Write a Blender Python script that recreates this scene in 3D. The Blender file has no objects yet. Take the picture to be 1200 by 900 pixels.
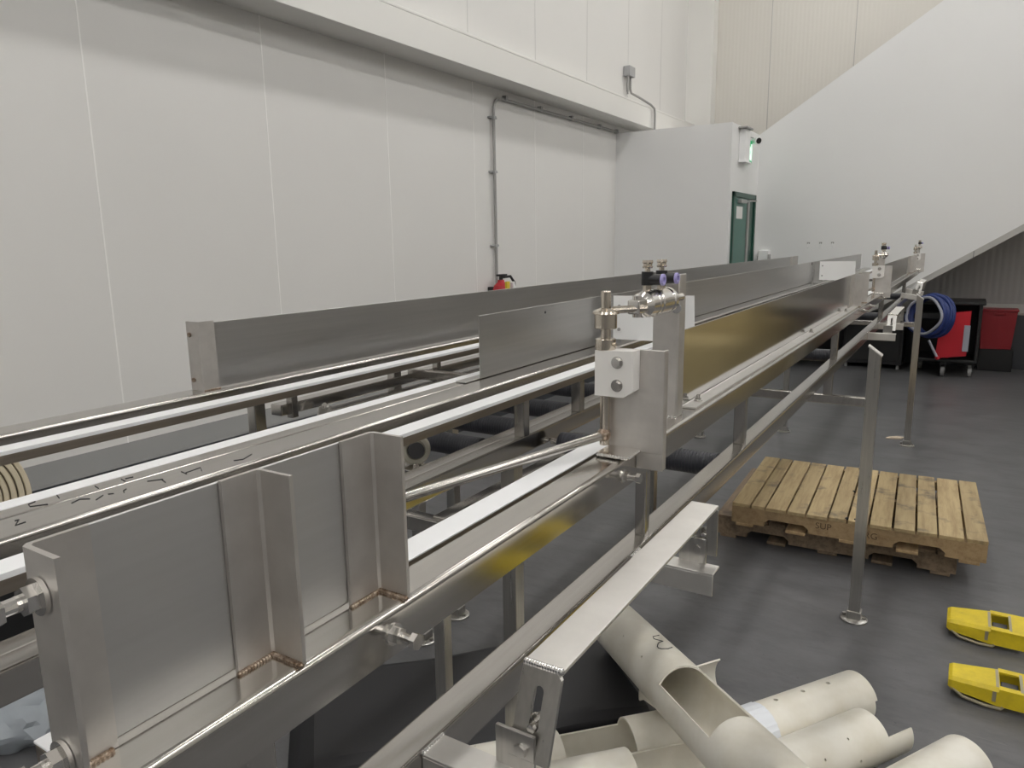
import bpy, bmesh, math, random
from mathutils import Vector, Matrix
random.seed(7)
S = bpy.context.scene
COL = S.collection
V = Vector

# ------------------------------------------------------------------ materials
def mat(name, color=(.5, .5, .5), rough=.5, metal=0.0, spec=.5):
    m = bpy.data.materials.new(name); m.use_nodes = True
    b = m.node_tree.nodes['Principled BSDF']
    b.inputs['Base Color'].default_value = (*color, 1)
    b.inputs['Roughness'].default_value = rough
    b.inputs['Metallic'].default_value = metal
    b.inputs['Specular IOR Level'].default_value = spec
    return m

def nodes(m):
    return m.node_tree.nodes, m.node_tree.links, m.node_tree.nodes['Principled BSDF']

def coords(m, scale=(1, 1, 1), kind='Object'):
    n, l, b = nodes(m)
    tc = n.new('ShaderNodeTexCoord'); mp = n.new('ShaderNodeMapping')
    mp.inputs['Scale'].default_value = scale
    l.new(tc.outputs[kind], mp.inputs['Vector'])
    return mp.outputs['Vector']

def noise(m, vec, scale=5, detail=4, rough=.55):
    n, l, b = nodes(m)
    t = n.new('ShaderNodeTexNoise'); t.inputs['Scale'].default_value = scale
    t.inputs['Detail'].default_value = detail; t.inputs['Roughness'].default_value = rough
    l.new(vec, t.inputs['Vector'])
    return t.outputs['Fac']

def ramp(m, fac, stops):
    n, l, b = nodes(m)
    r = n.new('ShaderNodeValToRGB')
    e = r.color_ramp.elements
    e[0].position, e[0].color = stops[0][0], (*stops[0][1], 1)
    e[1].position, e[1].color = stops[-1][0], (*stops[-1][1], 1)
    for p, c in stops[1:-1]:
        x = e.new(p); x.color = (*c, 1)
    l.new(fac, r.inputs['Fac'])
    return r.outputs['Color']

def rng(m, fac, a, b_):
    n, l, b = nodes(m)
    r = n.new('ShaderNodeMapRange')
    r.inputs['To Min'].default_value = a; r.inputs['To Max'].default_value = b_
    l.new(fac, r.inputs['Value'])
    return r.outputs['Result']

def mix(m, fac, a, b_):
    n, l, b = nodes(m)
    x = n.new('ShaderNodeMix'); x.data_type = 'RGBA'
    l.new(fac, x.inputs[0])
    for sock, v in ((x.inputs[6], a), (x.inputs[7], b_)):
        if isinstance(v, tuple): sock.default_value = (*v, 1)
        else: l.new(v, sock)
    return x.outputs[2]

def setin(m, name, out):
    n, l, b = nodes(m); l.new(out, b.inputs[name])

def bump(m, h, strength=.2, dist=.01):
    n, l, b = nodes(m)
    x = n.new('ShaderNodeBump'); x.inputs['Strength'].default_value = strength
    x.inputs['Distance'].default_value = dist
    l.new(h, x.inputs['Height']); l.new(x.outputs['Normal'], b.inputs['Normal'])

def steel(name, c1, c2, r1, r2, sc=(6, 1, 60), metal=1.0):
    m = mat(name, c1, r1, metal)
    v = coords(m, sc)
    f = noise(m, v, 3, 5)
    setin(m, 'Base Color', ramp(m, f, [(.3, c1), (.7, c2)]))
    setin(m, 'Roughness', rng(m, f, r1, r2))
    return m

M = {}
M['rail'] = steel('stainless_rail', (.50, .48, .45), (.55, .53, .50), .13, .18, (30, .8, 30))
M['carrier'] = steel('shaded_strip_carrier', (.30, .26, .22), (.36, .32, .28), .35, .45, (30, .8, 30))  # steel darkened to brown: shade of the strip gap is in the colour
M['sheet'] = steel('brushed_sheet', (.50, .495, .485), (.55, .54, .53), .30, .38, (1, .6, 30))
M['dull'] = steel('dull_mill_sheet', (.56, .555, .545), (.60, .595, .585), .46, .54, (1, .6, 30))
M['mirror'] = steel('mirror_sheet', (.50, .495, .485), (.55, .54, .53), .11, .15, (1, .6, 30))
M['brk'] = steel('matt_bracket_steel', (.58, .555, .53), (.67, .645, .615), .44, .56, (9, 9, 9))
M['pale'] = steel('satin_plate_steel', (.70, .68, .65), (.77, .75, .72), .42, .55, (8, 8, 8))
M['tube'] = steel('stainless_tube', (.45, .43, .405), (.52, .50, .475), .15, .22, (30, 1.0, 6))
M['leg'] = steel('stainless_leg', (.44, .43, .41), (.53, .515, .49), .24, .34, (40, 40, 2))
M['bright'] = mat('polished_fastener', (.78, .76, .73), .16, 1.0)
M['weld'] = steel('weld_bead', (.16, .10, .06), (.50, .42, .35), .22, .4, (60, 60, 60))
M['nickel'] = mat('nickel_plated', (.66, .60, .52), .2, 1.0)
M['uhmw'] = mat('white_wear_plastic', (.88, .885, .90), .38)
M['block'] = mat('white_block_plastic', (.82, .80, .77), .45)
M['panelw'] = mat('white_plastic_sheet', (.86, .86, .85), .4)
M['black'] = mat('black_plastic', (.012, .012, .014), .4)
M['dark'] = mat('black_painted_steel', (.012, .012, .013), .45)
M['rubber'] = mat('black_rubber', (.018, .018, .021), .55)
M['sleeve'] = mat('dark_roller_rubber', (.035, .036, .045), .42)
M['ink'] = mat('marker_ink', (.02, .02, .022), .6)
M['purple'] = mat('lilac_release_ring', (.42, .38, .72), .35)
M['cream_cast'] = mat('cream_bearing_housing', (.62, .59, .5), .4)
M['conduit'] = mat('grey_conduit', (.34, .335, .325), .42, .3)
M['greybox'] = mat('grey_box_plastic', (.38, .38, .385), .5)
M['red'] = mat('red_plastic', (.50, .012, .025), .4)
M['reddark'] = mat('deep_red_plastic', (.26, .010, .018), .42)
M['redpaint'] = mat('red_enamel', (.42, .01, .02), .25)
M['hose'] = mat('blue_hose', (.02, .04, .17), .4)
M['hosedk'] = mat('dark_grey_steel', (.10, .10, .105), .5)
M['hosegrey'] = mat('grey_hose_fitting', (.35, .36, .42), .4)
M['green'] = mat('green_door_paint', (.035, .14, .11), .35)
M['greendark'] = mat('dark_green_paint', (.012, .065, .045), .35)
M['white'] = mat('white_plastic', (.85, .85, .85), .4)
M['paper'] = mat('white_paper', (.8, .8, .78), .8)
M['labely'] = mat('yellow_label', (.75, .55, .04), .5)
M['bag'] = mat('grey_film', (.30, .33, .36), .4)
M['card'] = mat('brown_cardboard', (.42, .30, .19), .85)
M['palecard'] = mat('pale_cardboard', (.55, .46, .36), .85)
M['castg'] = mat('grey_caster', (.28, .28, .28), .5)
M['fixture'] = mat('white_fixture', (.8, .8, .8), .5)
M['weldwhite'] = mat('bright_weld', (.92, .91, .9), .14, 1.0)
M['rope'] = None

def emis(name, c, s):
    m = mat(name, c, .5)
    n, l, b = nodes(m)
    b.inputs['Emission Color'].default_value = (*c, 1); b.inputs['Emission Strength'].default_value = s
    return m
M['led'] = emis('led_lens', (1, .985, .955), 21.0)
M['exitgreen'] = emis('exit_sign_green', (.03, .42, .17), .35)
M['exitwhite'] = emis('exit_sign_white', (.75, 1, .85), .9)

def wallmat(name, c, sc=.7):
    m = mat(name, c, .5)
    f = noise(m, coords(m, (1, 1, 1)), sc, 3)
    setin(m, 'Base Color', ramp(m, f, [(.3, tuple(x * .965 for x in c)), (.7, c)]))
    return m
M['wall'] = wallmat('white_panel', (.76, .75, .73))
M['walls'] = wallmat('white_stair_panel', (.80, .80, .795))
M['trimw'] = wallmat('white_trim', (.82, .81, .78))
M['seamg'] = mat('grey_caulk', (.60, .595, .58), .5)
M['seam'] = mat('white_caulk', (.92, .91, .89), .5)
M['ceil'] = mat('ceiling_white', (.62, .61, .59), .7)
M['farwall'] = wallmat('grey_side_wall', (.50, .485, .46))
M['trimg'] = wallmat('grey_metal_trim', (.46, .45, .43))
M['sill'] = wallmat('lit_back_curb_top', (.40, .39, .37))  # sloped top of the back curb, its lit look put into the colour
M['curbtop'] = wallmat('lit_left_curb_top', (.20, .2, .198), 6)  # left curb's sloped top, coloured lighter as the lit side of the concrete
def ribbed(name, c, per, st):
    m = mat(name, c, .5)
    n, l, b = nodes(m)
    w = n.new('ShaderNodeTexWave'); w.wave_type = 'BANDS'; w.bands_direction = 'X'
    w.inputs['Scale'].default_value = 1 / per * .314
    l.new(coords(m, (1, 1, 1)), w.inputs['Vector'])
    bump(m, w.outputs['Fac'], st, .004)
    return m
M['cream'] = ribbed('cream_ribbed_panel', (.70, .675, .625), .055, .35)
M['darkpanel'] = ribbed('dark_grey_ribbed_panel', (.30, .29, .285), .075, .6)
M['curb'] = wallmat('dark_grey_curb', (.10, .102, .108), 6)
M['curbdk'] = wallmat('shaded_curb', (.05, .054, .062), 6)  # upright curb faces, coloured darker as the shaded side
M['floorjoint'] = mat('floor_scratch', (.3, .3, .3), .5)

# floor: dark grey epoxy with cloudy wear and fine scratches
m = mat('grey_epoxy_floor', (.08, .08, .085), .4); M['floor'] = m
f1 = noise(m, coords(m, (1, 1.6, 1)), 2.2, 9, .72)
f2 = noise(m, coords(m, (3, 60, 1)), 2.0, 3, .7)
f3 = noise(m, coords(m, (1, 1, 1)), 45, 2, .6)
base = ramp(m, f1, [(.34, (.088, .088, .092)), (.5, (.116, .116, .121)), (.66, (.142, .142, .148))])
f4 = noise(m, coords(m, (1.3, 4.5, 1)), 2.6, 8, .75)
base = mix(m, rng(m, ramp(m, f4, [(.50, (0, 0, 0)), (.66, (1, 1, 1))]), 0, .5), base, (.062, .062, .066))
f5 = noise(m, coords(m, (2.2, 34, 1)), 1.3, 4, .7)
base = mix(m, rng(m, ramp(m, f5, [(.66, (0, 0, 0)), (.72, (1, 1, 1))]), 0, .35), base, (.24, .24, .245))
scr = ramp(m, f2, [(.70, (0, 0, 0)), (.78, (1, 1, 1))])
base = mix(m, rng(m, scr, 0, .30), base, (.06, .06, .063))
spk = ramp(m, f3, [(.24, (1, 1, 1)), (.30, (0, 0, 0))])
base = mix(m, rng(m, spk, 0, .5), base, (.04, .04, .043))
setin(m, 'Base Color', base)
setin(m, 'Roughness', rng(m, f1, .32, .5))

def wood(name, a, b_, stain, amt):
    m = mat(name, a, .75)
    n, l, b = nodes(m)
    oi = n.new('ShaderNodeObjectInfo')
    v = coords(m, (1, 1, 1))
    add = n.new('ShaderNodeVectorMath'); add.operation = 'ADD'
    mul = n.new('ShaderNodeVectorMath'); mul.operation = 'SCALE'
    cmb = n.new('ShaderNodeCombineXYZ')
    l.new(oi.outputs['Random'], cmb.inputs[0]); l.new(oi.outputs['Random'], cmb.inputs[2])
    l.new(cmb.outputs[0], mul.inputs[0]); mul.inputs['Scale'].default_value = 37
    l.new(v, add.inputs[0]); l.new(mul.outputs[0], add.inputs[1])
    mp = n.new('ShaderNodeMapping'); mp.inputs['Scale'].default_value = (26, 2.2, 26)
    l.new(add.outputs[0], mp.inputs['Vector'])
    f = noise(m, mp.outputs['Vector'], 1.4, 6, .65)
    c = ramp(m, f, [(.3, b_), (.55, a), (.75, tuple(min(1, x * 1.12) for x in a))])
    f2 = noise(m, add.outputs[0], 6, 4, .6)
    c = mix(m, rng(m, ramp(m, f2, [(.56, (0, 0, 0)), (.70, (1, 1, 1))]), 0, amt), c, stain)
    hs = n.new('ShaderNodeHueSaturation'); l.new(c, hs.inputs['Color'])
    l.new(rng(m, oi.outputs['Random'], .78, 1.12), hs.inputs['Value'])
    setin(m, 'Base Color', hs.outputs['Color'])
    bump(m, f, .25, .004)
    return m
M['wood'] = wood('fresh_pallet_wood', (.47, .36, .195), (.33, .235, .12), (.11, .10, .085), .75)
M['woodside'] = wood('pallet_stringer_wood', (.42, .295, .16), (.30, .195, .10), (.15, .11, .07), .4)
M['wooddk'] = wood('weathered_pallet_wood', (.27, .20, .135), (.15, .105, .07), (.05, .04, .03), .6)

m = mat('worn_yellow_paint', (.72, .55, .02), .42); M['yellow'] = m
f = noise(m, coords(m, (1, 1, 1)), 14, 6, .7)
setin(m, 'Base Color', ramp(m, f, [(.26, (.20, .16, .09)), (.33, (.62, .47, .02)), (.7, (.80, .62, .02))]))
M['scuff'] = mat('scuffed_bare_steel', (.42, .38, .27), .45, .6)
m = mat('cream_pvc', (.74, .70, .60), .36); M['pvc'] = m
f = noise(m, coords(m, (1, 1, 1)), 7, 4, .6)
setin(m, 'Base Color', ramp(m, f, [(.3, (.73, .69, .59)), (.6, (.82, .79, .71)), (.8, (.84, .815, .74))]))
M['tape'] = mat('white_wrap_film', (.80, .83, .88), .3)
# rolled belt: ridges from geometry
m = mat('cream_belt', (.70, .62, .45), .6); M['belt'] = m; m.node_tree.nodes['Principled BSDF'].inputs['Base Color'].default_value = (.56, .49, .36, 1)
M['beltgap'] = mat('belt_gap_shade', (.22, .19, .13), .7)  # dark tone standing in for the shade between belt wraps

# ------------------------------------------------------------------ mesh helpers
class B:
    def __init__(s): s.bm = bmesh.new()
    def _add(s, fn, M4=None):
        n0 = set(s.bm.verts); fn()
        if M4 is not None:
            bmesh.ops.transform(s.bm, matrix=M4, verts=[v for v in s.bm.verts if v not in n0])
        return s
    def box(s, x0, x1, y0, y1, z0, z1, bev=0.0, seg=2, M4=None):
        t = bmesh.new()
        bmesh.ops.create_cube(t, size=1)
        bmesh.ops.scale(t, vec=(abs(x1 - x0), abs(y1 - y0), abs(z1 - z0)), verts=t.verts)
        bmesh.ops.translate(t, vec=((x0 + x1) / 2, (y0 + y1) / 2, (z0 + z1) / 2), verts=t.verts)
        if bev > 0: bmesh.ops.bevel(t, geom=t.edges[:], offset=bev, segments=seg, profile=.5, affect='EDGES')
        if M4 is not None: bmesh.ops.transform(t, matrix=M4, verts=t.verts)
        return s.merge(t)
    def merge(s, t):
        me = bpy.data.meshes.new('tmp'); t.to_mesh(me); t.free()
        s.bm.from_mesh(me); bpy.data.meshes.remove(me); return s
    def cyl(s, p0, p1, r0, r1=None, seg=24, cap=True):
        p0, p1 = V(p0), V(p1); r1 = r0 if r1 is None else r1
        t = bmesh.new()
        bmesh.ops.create_cone(t, cap_ends=cap, segments=seg, radius1=r0, radius2=r1, depth=(p1 - p0).length)
        q = (p1 - p0).to_track_quat('Z', 'Y').to_matrix().to_4x4()
        bmesh.ops.transform(t, matrix=Matrix.Translation((p0 + p1) / 2) @ q, verts=t.verts)
        return s.merge(t)
    def lathe(s, p0, p1, prof, seg=32):
        """prof: (distance along the axis, radius) pairs"""
        p0, p1 = V(p0), V(p1); d = (p1 - p0).normalized()
        q = d.to_track_quat('Z', 'Y').to_matrix()
        rings = []
        for a, r in prof:
            rings.append([s.bm.verts.new(p0 + d * a + q @ V((math.cos(2 * math.pi * k / seg) * r, math.sin(2 * math.pi * k / seg) * r, 0))) for k in range(seg)])
        for A, C in zip(rings, rings[1:]):
            for k in range(seg):
                s.bm.faces.new((A[k], A[(k + 1) % seg], C[(k + 1) % seg], C[k]))
        s.bm.faces.new(rings[0][::-1]); s.bm.faces.new(rings[-1])
        return s
    def prism(s, pts, axis, a, b):
        """closed outline of (u, v) pairs pushed along an axis from a to b"""
        f = {'x': lambda u, v, w: (w, u, v), 'y': lambda u, v, w: (u, w, v), 'z': lambda u, v, w: (u, v, w)}[axis]
        A = [s.bm.verts.new(f(u, v, a)) for u, v in pts]; C = [s.bm.verts.new(f(u, v, b)) for u, v in pts]
        n = len(pts)
        s.bm.faces.new(A[::-1]); s.bm.faces.new(C)
        for k in range(n): s.bm.faces.new((A[k], A[(k + 1) % n], C[(k + 1) % n], C[k]))
        return s
    def tube(s, pts, r, seg=12):
        pts = [V(p) for p in pts]; rings = []; up = None
        for i, p in enumerate(pts):
            d = (pts[min(i + 1, len(pts) - 1)] - pts[max(i - 1, 0)]).normalized()
            if up is None: up = V((0, 0, 1)) if abs(d.z) < .9 else V((1, 0, 0))
            x = d.cross(up).normalized(); up = x.cross(d).normalized()
            rings.append([s.bm.verts.new(p + (x * math.cos(2 * math.pi * k / seg) + up * math.sin(2 * math.pi * k / seg)) * r) for k in range(seg)])
        for A, C in zip(rings, rings[1:]):
            for k in range(seg): s.bm.faces.new((A[k], A[(k + 1) % seg], C[(k + 1) % seg], C[k]))
        s.bm.faces.new(rings[0][::-1]); s.bm.faces.new(rings[-1])
        return s
    def hexbolt(s, p, d, r=.0085, h=.006, shank=.0, washer=True):
        p, d = V(p), V(d).normalized(); a = 0
        if washer: s.cyl(p, p + d * .0018, r * 1.35, seg=20); a = .0018
        s.cyl(p + d * a, p + d * (a + h), r, seg=6)
        if shank: s.cyl(p + d * (a + h), p + d * (a + h + shank), r * .55, seg=14)
        return s
    def build(s, name, m, parent=None, smooth=True, ang=24, local=True):
        bmesh.ops.recalc_face_normals(s.bm, faces=s.bm.faces[:])
        me = bpy.data.meshes.new(name); s.bm.to_mesh(me); s.bm.free()
        me.materials.append(m)
        if smooth:
            me.shade_smooth() if hasattr(me, 'shade_smooth') else None
            try: me.set_sharp_from_angle(angle=math.radians(ang))
            except Exception: pass
        o = bpy.data.objects.new(name, me); COL.objects.link(o)
        if smooth:
            wn = o.modifiers.new('normals', 'WEIGHTED_NORMAL'); wn.keep_sharp = True
        if parent is not None:
            o.parent = parent
            me.transform(world(parent).inverted())
        return o

def world(o):
    m = o.matrix_basis.copy()
    if o.parent is not None:
        m = world(o.parent) @ m
    return m

def tag(o, label, cat, group=None):
    o['label'] = label; o['category'] = cat
    if group: o['group'] = group
    return o

def thing(name, loc, label, cat, group=None):
    o = bpy.data.objects.new(name, None); COL.objects.link(o)
    o.location = loc; o.empty_display_size = .1
    return tag(o, label, cat, group)

def struct(name, b, m, parent=None, **k):
    o = b.build(name, m, parent, **k); o['kind'] = 'structure'; return o

def copy_tree(o, parent=None):
    c = o.copy(); COL.objects.link(c)
    if parent is not None: c.parent = parent
    for ch in list(o.children): copy_tree(ch, c)
    return c

def arcpts(cx, cy, r, a0, a1, n=5):
    return [(cx + r * math.cos(math.radians(a0 + (a1 - a0) * k / n)), cy + r * math.sin(math.radians(a0 + (a1 - a0) * k / n))) for k in range(n + 1)]

def strokes(b, lines, w=.0022, h=.0006):
    """pen strokes lying on a flat top, as thin ribbons of ink"""
    for ln in lines:
        b.tube([V(p) for p in ln], w / 2, 6)

# ------------------------------------------------------------------ the room
FX, XW = -4.0, -3.85
struct('floor', B().box(-5, 9.5, -17, 12, -.12, 0), M['floor'])
struct('ceiling', B().box(-5, 9.5, -17, 12, 6.6, 6.75), M['ceil'])
wl = struct('wall_left', B().box(-4.2, FX, -17, 12, 0, 3.25), M['wall'])
b = B()
for y in (-2.5, -1.3, -.1, 1.07, 2.25, 3.42, 4.61, 5.81, 6.95, 8.1): b.box(FX, FX + .0015, y - .004, y + .004, .6, 3.18)
struct('trim_1', b, M['seam'])
struct('wall_left_upper', B().box(-4.2, XW, -17, 12, 3.40, 6.6), M['wall'])
b = B()
for y in (2.0, 3.2, 4.37, 5.54, 6.71, 7.88, 9.05, 10.2): b.box(XW, XW + .0015, y - .004, y + .004, 3.45, 6.6)
struct('trim_2', b, M['seamg'])
struct('trim_3', B().box(FX - .1, -3.70, -17, 11.5, 3.18, 3.42, .006), M['trimw'])
struct('trim_4', B().box(FX - .1, -3.6995, -17, 11.5, 3.42, 3.445, .004), M['trimw'])
# sloped-top concrete curb along the left wall
cp = [(FX, 0), (-3.88, 0), (-3.88, .535), (FX, .535)]
struct('baseboard_left', B().prism(cp, 'y', -17, 9.05), M['curbdk'])
struct('trim_9', B().prism([(FX, .535), (-3.878, .535), (-3.885, .548), (FX, .63)], 'y', -17, 9.05), M['curbtop'])
# partition block with the door in its side
struct('wall_partition', B().box(FX, -2.51, 9.05, 10.42, 0, 3.09), M['walls'])
# stair wall: white panel, its top edge climbing to the right
T = .655
def topz(x): return 3.09 + (x + 2.51) * T
def sof(x): return 1.305 + (x + .336) * T * .99
pts = [(-2.51, 0), (-2.34, 0), (4.5, sof(4.5)), (4.5, topz(4.5)), (-2.51, 3.09)]
struct('wall_stair', B().prism(pts, 'y', 10.37, 10.43), M['walls'])
pts = [(-2.3, sof(-2.3) - .005), (4.5, sof(4.5) - .005), (4.5, sof(4.5) - .085), (-2.2, sof(-2.2) - .085)]
struct('trim_5', B().prism(pts, 'y', 10.355, 10.46), M['trimg'])
b = B().box(.05, .056, 10.352, 10.356, sof(.05) - .085, sof(.05) - .005)
struct('trim_6', b, M['curb'])
pts = [(-2.2, sof(-2.2) - .06), (4.5, sof(4.5) - .06), (4.5, sof(4.5) + .2), (-2.2, sof(-2.2) + .2)]
struct('stair_soffit_slab', B().prism(pts, 'y', 10.46, 11.45), M['farwall'])
b = B()
n = 22
for k in range(n):
    x0 = -2.2 + k * .30; z = sof(x0) + .2
    b.box(x0, x0 + .32, 10.46, 11.44, z, z + .19)
struct('stair_steps', b, M['farwall'])
struct('wall_back', B().box(-4.2, 9.5, 11.5, 11.7, 2.2, 6.6), M['cream'])
struct('wall_back_lower', B().box(-4.2, 9.5, 11.5, 11.7, 0, 2.2), M['darkpanel'])
b = B()
for x in (-2.685, -1.568, -.45, .67): b.box(x - .006, x + .006, 11.495, 11.5, 2.2, 6.6)
struct('trim_7', b, M['farwall'])
struct('pillar_corner', B().box(-3.86, -3.46, 11.28, 11.5, 0, 6.6, .01), M['trimw'])
struct('baseboard_back', B().prism([(11.5, .80), (11.44, .72), (11.42, .71), (11.42, 0), (11.5, 0)], 'x', -2.5, 9.5), M['curbdk'])
b = B().prism([(11.5, .845), (11.44, .765), (11.41, .735), (11.42, .71), (11.5, .80)], 'x', -2.5, 9.5)
struct('trim_8', b, M['sill'])
struct('wall_right', B().box(9.5, 9.7, -17, 12, 0, 6.6), M['farwall'])
struct('wall_front', B().box(-5, 9.7, -17.2, -17, 0, 6.6), M['farwall'])

# unseen hall lights; rear rows and deep glowing lenses added to brighten the walls
proto = None
for x in (-1.6, 1.6, 4.8, 7.8):
    for y in (-14, -10, -6, -2.8, .4, 3.6, 6.8, 9.6):
        if proto is None:
            proto = thing('high_bay_light', (x, y, 6.45), 'white oblong LED light hanging under the hall ceiling', 'ceiling light', 'LED lights under the ceiling')
            B().box(x - .2, x + .2, y - .65, y + .65, 6.46, 6.54, .015).build('housing', M['fixture'], proto)
            B().box(x - .18, x + .18, y - .62, y + .62, 6.35, 6.46, .02).build('lens', M['led'], proto)
            for dy in (-.5, .5): B().cyl((x, y + dy, 6.54), (x, y + dy, 6.6), .008, seg=8).build('hanger', M['conduit'], proto)
        else:
            c = copy_tree(proto); c.location = (x, y, 6.45)

# door and frame in the side of the partition
DX = -2.51
dr = B()
dr.box(DX, DX + .03, 9.157, 9.21, 0, 2.30, .004).box(DX, DX + .03, 10.19, 10.245, 0, 2.30, .004).box(DX, DX + .03, 9.157, 10.245, 2.24, 2.30, .004)
d0 = struct('door_1', dr, M['greendark'])
struct('door_leaf', B().box(DX + .001, DX + .018, 9.215, 9.80, .02, 2.235, .003), M['green'], d0)
struct('door_edge_strip', B().box(DX + .001, DX + .026, 9.845, 9.935, .02, 2.2, .003), M['conduit'], d0)
struct('door_side_leaf', B().box(DX + .001, DX + .010, 9.80, 10.188, .02, 2.238, .002), M['greendark'], d0)
struct('door_notice', B().box(DX + .018, DX + .020, 9.32, 9.60, 1.98, 2.13), M['paper'], d0)
b = B().box(DX + .02, DX + .07, 9.35, 9.62, 2.17, 2.215, .006).tube([(DX + .05, 9.60, 2.19), (DX + .14, 9.80, 2.205), (DX + .04, 9.90, 2.225)], .009, 8)
struct('door_closer', b, M['conduit'], d0)

# ------------------------------------------------------------------ things on the walls
ex = thing('exit_sign', (DX, 9.6, 2.66), 'white exit light with green running-man panel above the green door', 'exit sign')
B().box(DX + .001, DX + .075, 9.38, 9.62, 2.665, 3.05, .006).box(DX + .001, DX + .09, 9.36, 9.64, 2.655, 2.675, .004).build('housing', M['white'], ex)
B().box(DX + .001, DX + .04, 9.62, 9.86, 2.68, 2.955, .004).build('panel', M['exitgreen'], ex)
b = B()
X = DX + .0415
b.box(DX + .04, X, 9.79, 9.845, 2.71, 2.91)
b.cyl((DX + .04, 9.72, 2.90), (X, 9.72, 2.90), .016, seg=14)
for ln in ([(9.72, 2.875), (9.725, 2.80)], [(9.725, 2.80), (9.76, 2.765), (9.755, 2.715)], [(9.725, 2.80), (9.70, 2.75), (9.655, 2.745)], [(9.72, 2.865), (9.77, 2.835)], [(9.72, 2.865), (9.68, 2.84), (9.67, 2.805)]):
    b.tube([(DX + .04, y, z) for y, z in ln], .012, 6)
b.build('pictogram', M['exitwhite'], ex)
B().box(DX + .001, DX + .11, 9.32, 9.60, 3.05, 3.07, .003).build('bracket', M['conduit'], ex)
b = B().cyl((DX + .06, 9.86, 2.96), (DX + .13, 9.80, 2.945), .042, .055, seg=20)
hd = b.build('lamp_head', M['white'], ex)
B().cyl((DX + .131, 9.799, 2.945), (DX + .136, 9.795, 2.944), .036, seg=20).build('lamp_lens', M['dark'], hd)
B().tube([(DX + .01, 9.6, 2.985), (DX + .06, 9.80, 2.985), (DX + .06, 9.86, 2.965), (DX + .05, 9.98, 2.985)], .007, 8).build('lamp_arm', M['conduit'], ex)

cd = thing('conduit_run', (FX, 6.11, 1.4), 'grey conduit rising from the extinguisher then along under the white ledge', 'conduit')
pts = [(FX + .03, 6.115, 1.05), (FX + .03, 6.11, 2.96)] + [(FX + .03, 6.11 + .13 * (1 - math.cos(math.radians(a))), 2.96 + .13 * math.sin(math.radians(a))) for a in range(15, 91, 15)] + [(FX + .03, 9.04, 3.10)]
B().tube(pts, .0145, 12).build('pipe', M['conduit'], cd)
for y in (6.33, 7.02, 7.74, 8.49, 9.0):
    B().box(FX + .001, FX + .05, y - .02, y + .02, 3.08, 3.13, .004).box(FX + .001, FX + .035, y - .035, y + .035, 3.092, 3.108, .003).build('clamp', M['greybox'], cd)
for z in (2.90, 2.40, 1.70):
    B().box(FX + .001, FX + .05, 6.09, 6.13, z - .013, z + .013, .003).box(FX + .001, FX + .03, 6.045, 6.17, z - .008, z + .008, .003).build('clamp', M['greybox'], cd)

jb = thing('junction_box', (XW, 8.99, 3.8), 'grey electrical box with a bent conduit high on the left wall', 'electrical box')
B().box(XW + .001, XW + .09, 8.90, 9.08, 3.74, 3.86, .008).build('box', M['greybox'], jb)
B().tube([(XW + .05, 9.02, 3.75), (XW + .05, 9.02, 3.60), (XW + .055, 9.04, 3.555), (XW + .11, 9.12, 3.52), (XW + .17, 9.42, 3.46), (XW + .19, 9.50, 3.42), (XW + .19, 9.52, 3.35), (XW + .19, 9.52, 3.0)], .014, 12).build('conduit', M['conduit'], jb)
B().cyl((XW + .05, 8.94, 3.75), (XW + .05, 8.94, 3.56), .018, seg=14).cyl((XW + .05, 8.94, 3.56), (XW + .05, 8.94, 3.53), .012, seg=12).build('stub', M['conduit'], jb)

fe = thing('fire_extinguisher', (-3.86, 6.02, .9), 'red fire extinguisher with yellow tag on the left wall under the conduit', 'fire extinguisher')
B().lathe((-3.86, 6.02, .86), (-3.86, 6.02, 1.5), [(0, .075), (.01, .085), (.40, .085), (.455, .07), (.49, .035), (.51, .03)], 28).build('cylinder', M['redpaint'], fe)
B().cyl((-3.86, 6.02, 1.36), (-3.86, 6.02, 1.41), .02, seg=14).box(-3.885, -3.835, 5.97, 6.10, 1.405, 1.425, .004).build('valve', M['dark'], fe)
B().box(-3.795, -3.772, 5.99, 6.045, 1.28, 1.355, .002).build('tag', M['labely'], fe)
B().tube([(-3.86, 6.05, 1.395), (-3.82, 6.13, 1.40), (-3.80, 6.17, 1.34), (-3.80, 6.17, 1.20), (-3.80, 6.15, 1.0)], .014, 10).build('hose', M['dark'], fe)
B().cyl((-3.80, 6.135, 1.345), (-3.80, 6.165, 1.22), .022, .03, seg=16).build('nozzle', M['white'], fe)
B().box(FX + .001, -3.945, 5.99, 6.05, 1.05, 1.3, .004).build('wall_bracket', M['dark'], fe)

for k, (x, lab) in enumerate(((-1.81, 'small steel wall hook, nearest the green door of the three'), (-1.66, 'small steel wall hook, the middle one of the three on the stair wall'), (-1.515, 'small steel wall hook, farthest from the green door of the three'))):
    h = thing('wall_hook', (x, 10.37, 1.66), lab, 'wall hook', 'hooks on the white stair wall')
    B().box(x - .018, x + .018, 10.358, 10.3695, 1.655, 1.676, .004).build('plate', M['conduit'], h)
    B().tube([(x, 10.358, 1.664), (x, 10.34, 1.65), (x, 10.335, 1.615), (x, 10.35, 1.60)], .004, 8).build('prong', M['white'], h)
pd = thing('paper_dispenser', (-2.34, 10.3, 1.4), 'small white dispenser on the stair wall just right of the green door', 'dispenser')
B().box(-2.43, -2.29, 10.25, 10.3695, 1.36, 1.58, .02).build('body', M['white'], pd)
B().box(-2.435, -2.425, 10.24, 10.3695, 1.33, 1.50, .002).box(-2.295, -2.285, 10.24, 10.3695, 1.33, 1.52, .002).build('side_cheek', M['conduit'], pd)

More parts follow.
